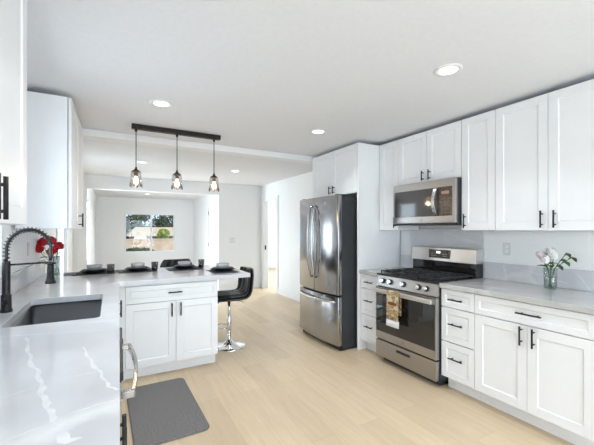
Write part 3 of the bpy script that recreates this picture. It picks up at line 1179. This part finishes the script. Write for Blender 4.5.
def vase(label, loc, r0, r1, h, water):
    t = thing('vase', label, 'vase', loc)
    obj('glass_body', MB().lathe([(0, .003), (r0 * .9, .002), (r0, .006), (r0 * .96, h * .4), (r1, h), (r1 - .003, h), (r0 * .96 - .003, h * .4), (r0 - .004, .012), (0, .012)], n=24), M['vaseglass'], t)
    obj('water', MB().lathe([(0, .0125), (r0 - .0045, .0125), (r0 * .96 - .0035, water), (0, water)], n=24), M['water'], t)
    return t


VX, VY = -.48, 3.985
vase('clear glass vase holding red flowers on the left counter', (VX, VY, .915), .042, .045, .20, .09)
reds = [(-.125, -.02, .265, 'leftmost red flower of the bunch, low beside the faucet head'), (-.015, -.03, .245, 'lowest red flower at the front of the left vase'),
        (-.03, .02, .335, 'topmost red flower in the left vase'), (.03, .0, .285, 'rightmost red flower in the left vase'), (-.10, .03, .325, 'upper left red flower, behind the faucet hose')]
for i, (dx, dy, hz, lab) in enumerate(reds):
    t = thing('red_flower', lab, 'flower', (VX, VY, .915), 0, 'red flowers in the left vase')
    bx0 = (dx * .15, dy * .2, .016)
    obj('stem', MB().tube([bx0, (dx * .35, dy * .4, .16), (dx, dy, hz)], .003, 6), M['stem'], t)
    b = MB()
    ruffle(b, (dx, dy, hz + .012), .039, 34, .044, i)
    obj('bloom', b, M['red'], t)
    b = MB()
    leaf_mesh(b, (dx * .4, dy * .4, .19), (dx + .01, dy - .05, .03), .08, .03)
    leaf_mesh(b, (dx * .5, dy * .5, .21), (dx * .5 + .03, dy + .02, .05), .07, .028)
    obj('leaf', b, M['leaf'], t)

VX, VY = 2.93, 1.305
vase('clear glass vase holding pink and white flowers on the right counter', (VX, VY, .9155), .043, .047, .165, .10)
# dy along -Y is to the right in the photo
whites = [(-.005, .055, .262, 'left pale pink flower in the right vase', .036), (-.05, .012, .232, 'lowest white flower in the middle of the right vase', .033),
          (.02, .005, .292, 'topmost white flower in the right vase', .036), (-.02, -.032, .262, 'rightmost white flower beside the green sprigs in the right vase', .03)]
for i, (dx, dy, hz, lab, sz) in enumerate(whites):
    t = thing('pale_flower', lab, 'flower', (VX, VY, .9155), 0, 'pale flowers in the right vase')
    obj('stem', MB().tube([(dx * .2, dy * -.2, .016), (dx * .3, dy * .25, .14), (dx, dy, hz)], .003, 6), M['stem'], t)
    b = MB()
    ruffle(b, (dx, dy, hz), sz, 44, .026, i + 9)
    obj('bloom', b, M['white_petal'], t)
    b = MB()
    leaf_mesh(b, (dx * .5, dy * .5, .17), (-.05, dy + .02, .04), .065, .04)
    leaf_mesh(b, (dx * .5, dy * .5, .19), (-.02, dy - .06, .05), .06, .038)
    obj('leaf', b, M['leaf'], t)
for lab, tip, offs in (('leafy green sprig leaning right out of the right vase, upper one', (-.01, -.11, .290), .01), ('leafy green sprig leaning right out of the right vase, lower drooping one', (-.02, -.15, .262), -.01)):
    t = thing('leafy_sprig', lab, 'plant', (VX, VY, .9155), 0, 'green sprigs in the right vase')
    mid = (0, -.03, .17)
    obj('stem', MB().tube([(0, .015, .016), (mid[0], mid[1], mid[2]), (tip[0], tip[1], tip[2])], .0028, 6), M['stem'], t)
    for k in range(5):
        u = .45 + .13 * k
        p = Vector(mid).lerp(Vector(tip), (u - .3) / .7)
        b = MB()
        leaf_mesh(b, p, (-.05 + .03 * (k % 2), -.06, .04 * (1 if k % 2 else -.6)), .055, .032)
        obj('leaf', b, M['leaf'], t)

# ---------------------------------------------------------------- place settings on the peninsula
ZC = .9150
sets = [(-.155, 4.12, 0), (.255, 4.10, 0), (.745, 4.06, 0), (1.075, 3.64, R(90))]
where = ['at the left end of the peninsula', 'second from the left on the peninsula', 'third from the left, before the far stool', 'at the right end of the peninsula']
for i, (x, y, rz) in enumerate(sets):
    if i == 0:
        pm = obj('placemat', MB().prism(rrect(-.19, .19, -.14, .14, .02), 0, .003), M['placemat'])
        b = MB().lathe([(0, 0), (.08, 0), (.085, .003), (.132, .024), (.133, .028), (.085, .010), (0, .009)], n=32)
        pl = obj('dinner_plate', b, M['plate'])
        pl2 = obj('side_plate', MB().lathe([(0, 0), (.065, 0), (.112, .024), (.113, .030), (.066, .020), (0, .020)], n=32), M['plate'])
        bw_ = thing('bowl', '', 'bowl', (x, y, ZC), 0, 'grey bowls on the place settings')
        obj('bowl_body', MB().lathe([(0, .0), (.042, 0), (.048, .004), (.066, .024), (.073, .052), (.070, .052), (.062, .026), (.042, .008), (0, .008)], n=32), M['bowl'], bw_)
        obj('rim', MB().tube([(.0705 * math.cos(2 * PI * k / 28), .0705 * math.sin(2 * PI * k / 28), .052) for k in range(28)], .0022, 6, closed=True), M['bowl'], bw_)
        items = (pm, pl, pl2)
    else:
        items = []
        for src in (pm, pl, pl2):
            c_ = src.copy(); COL.objects.link(c_); items.append(c_)
        nb = dup(bw_, (x, y, ZC), 0)
        items = tuple(items)
    cur_b = bw_ if i == 0 else nb
    p_, a_, s_ = items
    p_.location = (x, y, ZC); p_.rotation_euler = (0, 0, rz)
    a_.location = (x, y, ZC + .0032)
    s_.location = (x, y, ZC + .0128)
    cur_b.location = (x, y, ZC + .0330)
    tag(p_, 'dark grey placemat under the plates ' + where[i], 'placemat', 'placemats on the peninsula')
    tag(a_, 'large black dinner plate ' + where[i], 'plate', 'dinner plates on the peninsula')
    tag(s_, 'smaller black plate directly under the bowl ' + where[i], 'plate', 'small plates on the peninsula')
    tag(cur_b, 'grey glass bowl on stacked black plates ' + where[i], 'bowl', 'grey bowls on the place settings')
for i, (x, y, lab) in enumerate([(-.005, 4.005, 'smoked glass tumbler beside the leftmost bowl'), (.425, 4.06, 'smoked glass tumbler right of the second bowl'), (.95, 4.11, 'smoked glass tumbler right of the third bowl')]):
    if i == 0:
        tb = thing('tumbler', lab, 'glass', (x, y, ZC), 0, 'smoked tumblers on the peninsula')
        obj('glass_body', MB().lathe([(0, .001), (.030, .001), (.032, .006), (.038, .098), (.0355, .098), (.030, .012), (0, .012)], n=24), M['smoke'], tb)
        obj('foot', MB().lathe([(0, .0008), (.0295, .0008), (.0305, .030), (0, .030)], n=24), M['plate'], tb)
    else:
        dup(tb, (x, y, ZC), 0, lab)
# cutlery-free folded napkins
M['napkin'] = noisy(mat('grey_napkin', (.16, .17, .19), .85), 60, (.11, .12, .135), (.22, .23, .25))
for x, y, lab in ((.055, 4.17, 'folded grey napkin between the first and second bowls'), (-.37, 4.14, 'folded grey napkin at the left of the leftmost bowl, near the vase')):
    o = obj('napkin', MB().prism(rrect(-.05, .05, -.09, .09, .006, 3), 0, .008), M['napkin'], None, .002, (x, y, ZC + .0008))
    tag(o, lab, 'napkin', 'folded napkins on the peninsula')

# ---------------------------------------------------------------- bar stools
ctrl = [(-.20, .628), (-.185, .648), (-.12, .650), (0, .646), (.10, .648), (.165, .664), (.205, .70), (.228, .765), (.240, .865), (.250, .968)]


def catmull(pts, n):
    out = []
    P_ = [Vector((2 * pts[0][0] - pts[1][0], 2 * pts[0][1] - pts[1][1]))] + [Vector(p) for p in pts] + [Vector((2 * pts[-1][0] - pts[-2][0], 2 * pts[-1][1] - pts[-2][1]))]
    for i in range(1, len(P_) - 2):
        for k in range(n):
            u = k / n
            a, b_, c_, d_ = P_[i - 1:i + 3]
            out.append(.5 * ((2 * b_) + (c_ - a) * u + (2 * a - 5 * b_ + 4 * c_ - d_) * u * u + (3 * b_ - a - 3 * c_ + d_) * u ** 3))
    out.append(P_[-2])
    return out


path = catmull(ctrl, 8)


def shell(inner, outer, w0, nx=14, rib=0.0):
    """band of leather following the seat/back path; inner/outer offsets along the normal"""
    m_ = len(path)
    vs, fs = [], []
    for i, p in enumerate(path):
        a = path[max(0, i - 1)]; c_ = path[min(m_ - 1, i + 1)]
        tg = (c_ - a).normalized()
        nr = Vector((-tg.y, tg.x))
        u = i / (m_ - 1)
        tap = 1 - .24 * (max(0, u - .87) / .13) ** 2
        for side, off in ((0, inner), (1, outer)):
            for k in range(nx + 1):
                v = (k / nx - .5) * 2
                r_ = rib * abs(math.sin((v + 1) * PI * 2)) ** .6 if side == 0 else 0
                edge = (1 - v ** 8)
                mid = (inner + outer) / 2
                oo = mid + (off + r_ - mid) * (.35 + .65 * edge)
                # back wraps forward slightly at its sides
                wrap = .035 * v * v * max(0, min(1, (u - .5) / .3))
                q = p + nr * (oo + wrap)
                vs.append((v * w0 * tap, q.x, q.y))
    st = 2 * (nx + 1)
    for i in range(m_ - 1):
        for k in range(nx):
            fs.append((i * st + k, i * st + k + 1, (i + 1) * st + k + 1, (i + 1) * st + k))
            o_ = nx + 1
            fs.append((i * st + o_ + k + 1, i * st + o_ + k, (i + 1) * st + o_ + k, (i + 1) * st + o_ + k + 1))
        for k in (0, nx):
            fs.append((i * st + k, (i + 1) * st + k, (i + 1) * st + nx + 1 + k, i * st + nx + 1 + k))
    for i in (0, m_ - 1):
        for k in range(nx):
            fs.append((i * st + k, i * st + nx + 1 + k, i * st + nx + 2 + k, i * st + k + 1))
    return MB().add(vs, fs, True)


def stool(label, loc, rotz, lift):
    t = thing('bar_stool', label, 'stool', loc, rotz, 'black bar stools')
    z = lambda b: b.xform(Matrix.Translation((0, 0, lift)))
    obj('seat_shell', z(shell(.008, -.028, .215)), M['leather'], t)
    obj('cushion', z(shell(.026, .009, .190, nx=32, rib=.024)), M['leather'], t)
    obj('mounting_plate', z(MB().box(-.09, .09, -.09, .09, .603, .617)), M['blackplastic'], t, .003)
    obj('pole', MB().lathe([(.0, .30), (.0175, .30), (.0175, .603 + lift), (0, .603 + lift)], n=20), M['chrome'], t)
    obj('gas_cylinder', MB().lathe([(0, .05), (.026, .05), (.026, .36), (.02, .368), (0, .368)], n=20), M['chrome'], t)
    obj('base', MB().lathe([(0, .085), (.03, .082), (.045, .055), (.08, .036), (.14, .021), (.185, .011), (.195, .004), (.192, .001), (0, .001)], n=40), M['chrome'], t)
    pts = [(.024, -.01, .245), (.10, -.05, .245)] + [(.11 * math.cos(a), -.06 - .11 * math.sin(a), .245) for a in [R(10 + 16 * k) for k in range(11)]] + [(-.10, -.05, .245), (-.024, -.01, .245)]
    obj('footrest', MB().tube(pts, .008, 8), M['chrome'], t)
    obj('lever', z(MB().tube([(.0, .05, .60), (.10, .10, .595), (.16, .12, .59)], .004, 6)), M['chrome'], t)
    return t


stool('black ribbed bar stool on a chrome trumpet base at the right end of the peninsula', (1.215, 3.85, 0), R(-90), -.058)
stool('black bar stool tucked behind the peninsula, behind the third bowl', (.79, 4.58, 0), R(3), .0)

# ---------------------------------------------------------------- floor mat
t = thing('kitchen_mat', 'charcoal rectangular kitchen mat on the oak floor before the sink', 'rug', (.353, 2.765, .001), R(1.2))
obj('pile', MB().prism(rrect(-.232, .232, -.458, .458, .045, 6), .002, .011), M['mat'], t, .003)
obj('border', MB().prism(rrect(-.239, .239, -.465, .465, .05, 6), 0, .007), mat('mat_binding', (.16, .15, .14), .8), t, .002)

# ---------------------------------------------------------------- pendant light
t = thing('pendant_light', 'long dark ceiling bar with three clear glass pendants over the peninsula', 'lamp', (.613, 3.66, 0))
obj('ceiling_bar', MB().box(-.44, .44, -.028, .028, 2.362, H - .0005), M['bronze'], t, .003)
for px in (.213, .598, .985):
    x = px - .613
    c_ = obj('cord', MB().tube([(x, 0, 2.363), (x, 0, 1.985)], .0042, 8), M['black'], t)
    obj('cord_grip', MB().lathe([(.0, 2.362), (.012, 2.362), (.012, 2.345), (.006, 2.335)], x, 0, 14), M['bronze'], c_)
    so_ = obj('socket', MB().lathe([(0, 1.99), (.008, 1.99), (.010, 1.975), (.016, 1.965), (.030, 1.955), (.040, 1.950), (.041, 1.938), (.018, 1.936), (.018, 1.905), (0, 1.905)], x, 0, 20), M['brass'], t)
    obj('glass_shade', MB().lathe([(.042, 1.948), (.046, 1.935), (.048, 1.90), (.058, 1.80), (.0555, 1.80), (.0455, 1.90), (.0435, 1.935), (.040, 1.948)], x, 0, 28), M['shade'], t)
    for k in range(6):
        a = 2 * PI * k / 6 + .3
        obj('rim_stud', MB().tube([(x + .0575 * math.cos(a), .0575 * math.sin(a), 1.793), (x + .0555 * math.cos(a), .0555 * math.sin(a), 1.830)], [.0055, .003], 6), M['black'], t)
    bu = obj('bulb', MB().lathe([(0, 1.900), (.010, 1.9), (.012, 1.888), (.022, 1.865), (.025, 1.848), (.020, 1.828), (.010, 1.816), (0, 1.813)], x, 0, 18), M['bulb'], t)
    ld = bpy.data.lights.new('bulb_light', 'POINT')
    ld.energy = 1.2; ld.color = (1, .75, .5); ld.shadow_soft_size = .03
    lo_ = bpy.data.objects.new('bulb_light', ld)
    lo_.location = (x, 0, 1.79); lo_.parent = t
    COL.objects.link(lo_)

# ---------------------------------------------------------------- recessed downlights, some added as fill
dls = [(.36, 2.95, 'round recessed ceiling light left of the pendant bar'), (1.91, 2.99, 'round recessed ceiling light in front of the refrigerator'),
       (1.91, 1.43, 'round recessed ceiling light nearest the right wall cabinets, topmost in view'), (.36, 1.43, 'round recessed ceiling light above the left counter'),
       (.36, -.1, 'added unseen ceiling light behind the viewpoint on the left'), (1.91, -.1, 'added unseen ceiling light behind the viewpoint on the right'),  # two lamps out of view, added for kitchen light
       (.41, 5.65, 'round recessed dining ceiling light beside the left pendant'), (1.92, 5.72, 'round recessed dining ceiling light right of the pendants'),
       (.35, 8.3, 'added unseen living-room fill light just behind the header on the left'), (1.65, 8.3, 'added unseen living-room fill light just behind the header on the right'),  # this pair and the next: unseen lamps added to brighten the living room
       (.35, 9.6, 'added unseen living-room fill light above the middle of the room, left one'), (1.65, 9.6, 'added unseen living-room fill light above the middle of the room, right one'),
       (.92, 10.7, 'small distant recessed light in the living-room ceiling above the window')]
for i, (x, y, lab) in enumerate(dls):
    if i == 0:
        dl0 = thing('downlight', lab, 'ceiling light', (x, y, H), 0, 'recessed ceiling lights')
        obj('trim_ring', MB().lathe([(.058, -.004), (.062, -.008), (.085, -.005), (.088, -.0005), (.058, -.0005)], n=32, close=True), M['trim'], dl0)
        obj('lens', MB().disc(.060, -.003, up=False), M['lens'], dl0)
        ld = bpy.data.lights.new('lamp_glow', 'AREA')
        ld.shape = 'DISK'; ld.size = .11; ld.spread = R(115); ld.energy = DOWNLIGHT_W; ld.color = (.87, .94, 1.0)
        lo_ = bpy.data.objects.new('lamp_glow', ld)
        lo_.location = (0, 0, -.010); lo_.parent = dl0
        COL.objects.link(lo_)
    else:
        dup(dl0, (x, y, H), 0, lab)

# ---------------------------------------------------------------- outside the far window
M['ground'] = noisy(mat('dry_ground', (.5, .4, .3), .9), 1.2, (.48, .38, .28), (.58, .46, .34))
M['gardenwall'] = noisy(mat('garden_wall_stucco', (.62, .42, .32), .9), 1.5, (.46, .36, .27), (.58, .46, .36))
M['roof'] = noisy(mat('tan_roof', (.5, .38, .26), .9), 3, (.36, .28, .20), (.46, .37, .27))
M['stucco'] = mat('grey_stucco', (.22, .21, .21), .9)
M['white_door'] = mat('white_garage_door', (.85, .85, .85), .7)
M['foliage'] = noisy(mat('dark_foliage', (.03, .05, .02), .8), 3, (.012, .02, .010), (.07, .11, .035))
M['bush'] = noisy(mat('yellow_green_bush', (.25, .32, .05), .8), 5, (.20, .27, .04), (.42, .46, .10))
M['bark'] = mat('dark_bark', (.03, .022, .018), .9)
struct('ground_near', MB().box(-14, 22, YF + .3, 24.6, -.6, -.12), M['ground'])
struct('ground_far', MB().box(-40, 60, 24.6, 75, -3.0, -2.4), M['ground'])


def P3(u, v, Y):
    """world point seen at a given place of the photo at depth Y"""
    a = (u - 297) / 335.66
    zz = -(v - 229.55) / 335.66
    s_, c_ = math.sin(R(28.95)), math.cos(R(28.95))
    rx, ry = s_ + a * c_, c_ - a * s_
    k = Y / ry
    return rx * k, 1.3742 + zz * k


x0, z1 = P3(118, 240.2, 24); x1, _ = P3(182, 240, 24)
tag(obj('garden_wall', MB().box(x0, x1, 24, 24.3, -.12, z1).box(x0, x1, 23.96, 24.34, z1, z1 + .06), M['gardenwall']), 'long tan garden wall outside the far window', 'wall')
t = thing('house', 'low house with a tan hipped roof seen through the far window', 'house', (0, 40, -2.4))
hx0, zr = P3(128, 228.8, 40); hx1, ze = P3(150, 236.2, 40)
rx0, _ = P3(137, 229, 40); hx1 += 9; rx1 = hx1 - 2.5
e0, e1 = ze + 2.4, zr + 2.4
obj('wall', MB().box(hx0 + .4, hx1 - .4, .12, 6, 0, e0), M['stucco'], t)
rf = MB()
rf.add([(hx0, 0, e0), (hx1, 0, e0), (hx1, 6.5, e0), (hx0, 6.5, e0), (rx0, 3, e1 + .2), (rx1, 3, e1 + .2)], [(0, 1, 5, 4), (1, 2, 5), (2, 3, 4, 5), (3, 0, 4), (3, 2, 1, 0)])
obj('roof', rf, M['roof'], t)
gx0, _ = P3(152.5, 236, 40); gx1, _ = P3(172, 236, 40)
obj('under_roof_shade', MB().box(gx0, gx1, .05, .13, e0 - 1.3, e0 - .05), M['darksteel'], t)  # dark panel stands for the shade and dark cars under the roof
gx0, _ = P3(134.5, 236, 40); gx1, _ = P3(146.5, 236, 40)
obj('garage_door', MB().box(gx0, gx1, .02, .13, 0, e0 - .03), M['white_door'], t)


def tree(label, x, y, zb, h, r, mt, name='tree', trunk=True, n=900, group=None, leaf=1.0):
    t = thing(name, label, 'tree' if trunk else 'bush', (x, y, zb), 0, group)
    rnd = random.Random(int(x * 100 + y * 7))
    b = MB()
    cl = [(rnd.uniform(-.6, .6) * r, rnd.uniform(-.4, .4) * r, h * rnd.uniform(.5, .95), r * rnd.uniform(.35, .6)) for _ in range(9)] if trunk else ([(0, 0, h - r, r)] if name == 'bush' else [(0, 0, h * .5, r)])
    for _ in range(n):
        cx, cy, cz, cr = rnd.choice(cl)
        v = Vector((rnd.gauss(0, 1), rnd.gauss(0, 1), rnd.gauss(0, 1))).normalized() * cr * rnd.uniform(.6, 1)
        c_ = Vector((cx, cy, cz)) + Vector((v.x, v.y, v.z * (.75 if trunk else 1 if name == 'bush' else h * .5 / r)))
        s1 = Vector((rnd.gauss(0, 1), rnd.gauss(0, 1), rnd.gauss(0, 1))).normalized() * r * .09 * leaf
        s2 = s1.cross(Vector((rnd.gauss(0, 1), rnd.gauss(0, 1), rnd.gauss(0, 1)))).normalized() * r * .06 * leaf
        b.add([c_ - s1, c_ - s2, c_ + s1, c_ + s2], [(0, 1, 2, 3)])
    obj('foliage', b, mt, t, merge=False)
    if name == 'bush':
        obj('stem', MB().tube([(0, 0, 0), (0, 0, h - r)], [.06, .03], 8), M['bark'], t)
    if trunk:
        obj('trunk', MB().tube([(0, 0, 0), (.1, 0, h * .4), (-.1, 0, h * .75)], [.3, .22, .1], 8), M['bark'], t)


spots = [(127, 4.3, 'dark tree at the left edge of the view through the far window'), (140, 4.2, 'dark tree above the house roof in the far window, left of the window bar'),
         (153, 4.5, 'dark tree just right of the window bar'), (163, 4.1, 'dark tree above the round bush in the far window'), (173, 4.6, 'dark tree at the right edge of the view through the far window')]
for i, (u, zt, lab) in enumerate(spots):
    ty = (52, 57.5)[i % 2]
    x, _ = P3(u, 229, ty)
    tree(lab, x, ty, -2.4, zt + 2.4, 2.1, M['foliage'], group='trees beyond the far window', n=650)
x, zb = P3(163.5, 239, 27)
tree('round yellow-green bush beyond the garden wall in the far window', x, 27, -2.4, 3.82, .42, M['bush'], 'bush', False, 900, None, 3)
x, _ = P3(137, 248, 21)
tree('low dark green shrub at the lower left of the far window', x, 21, -.12, .42, .95, M['foliage'], 'shrub', False, 600, None, 1.5)
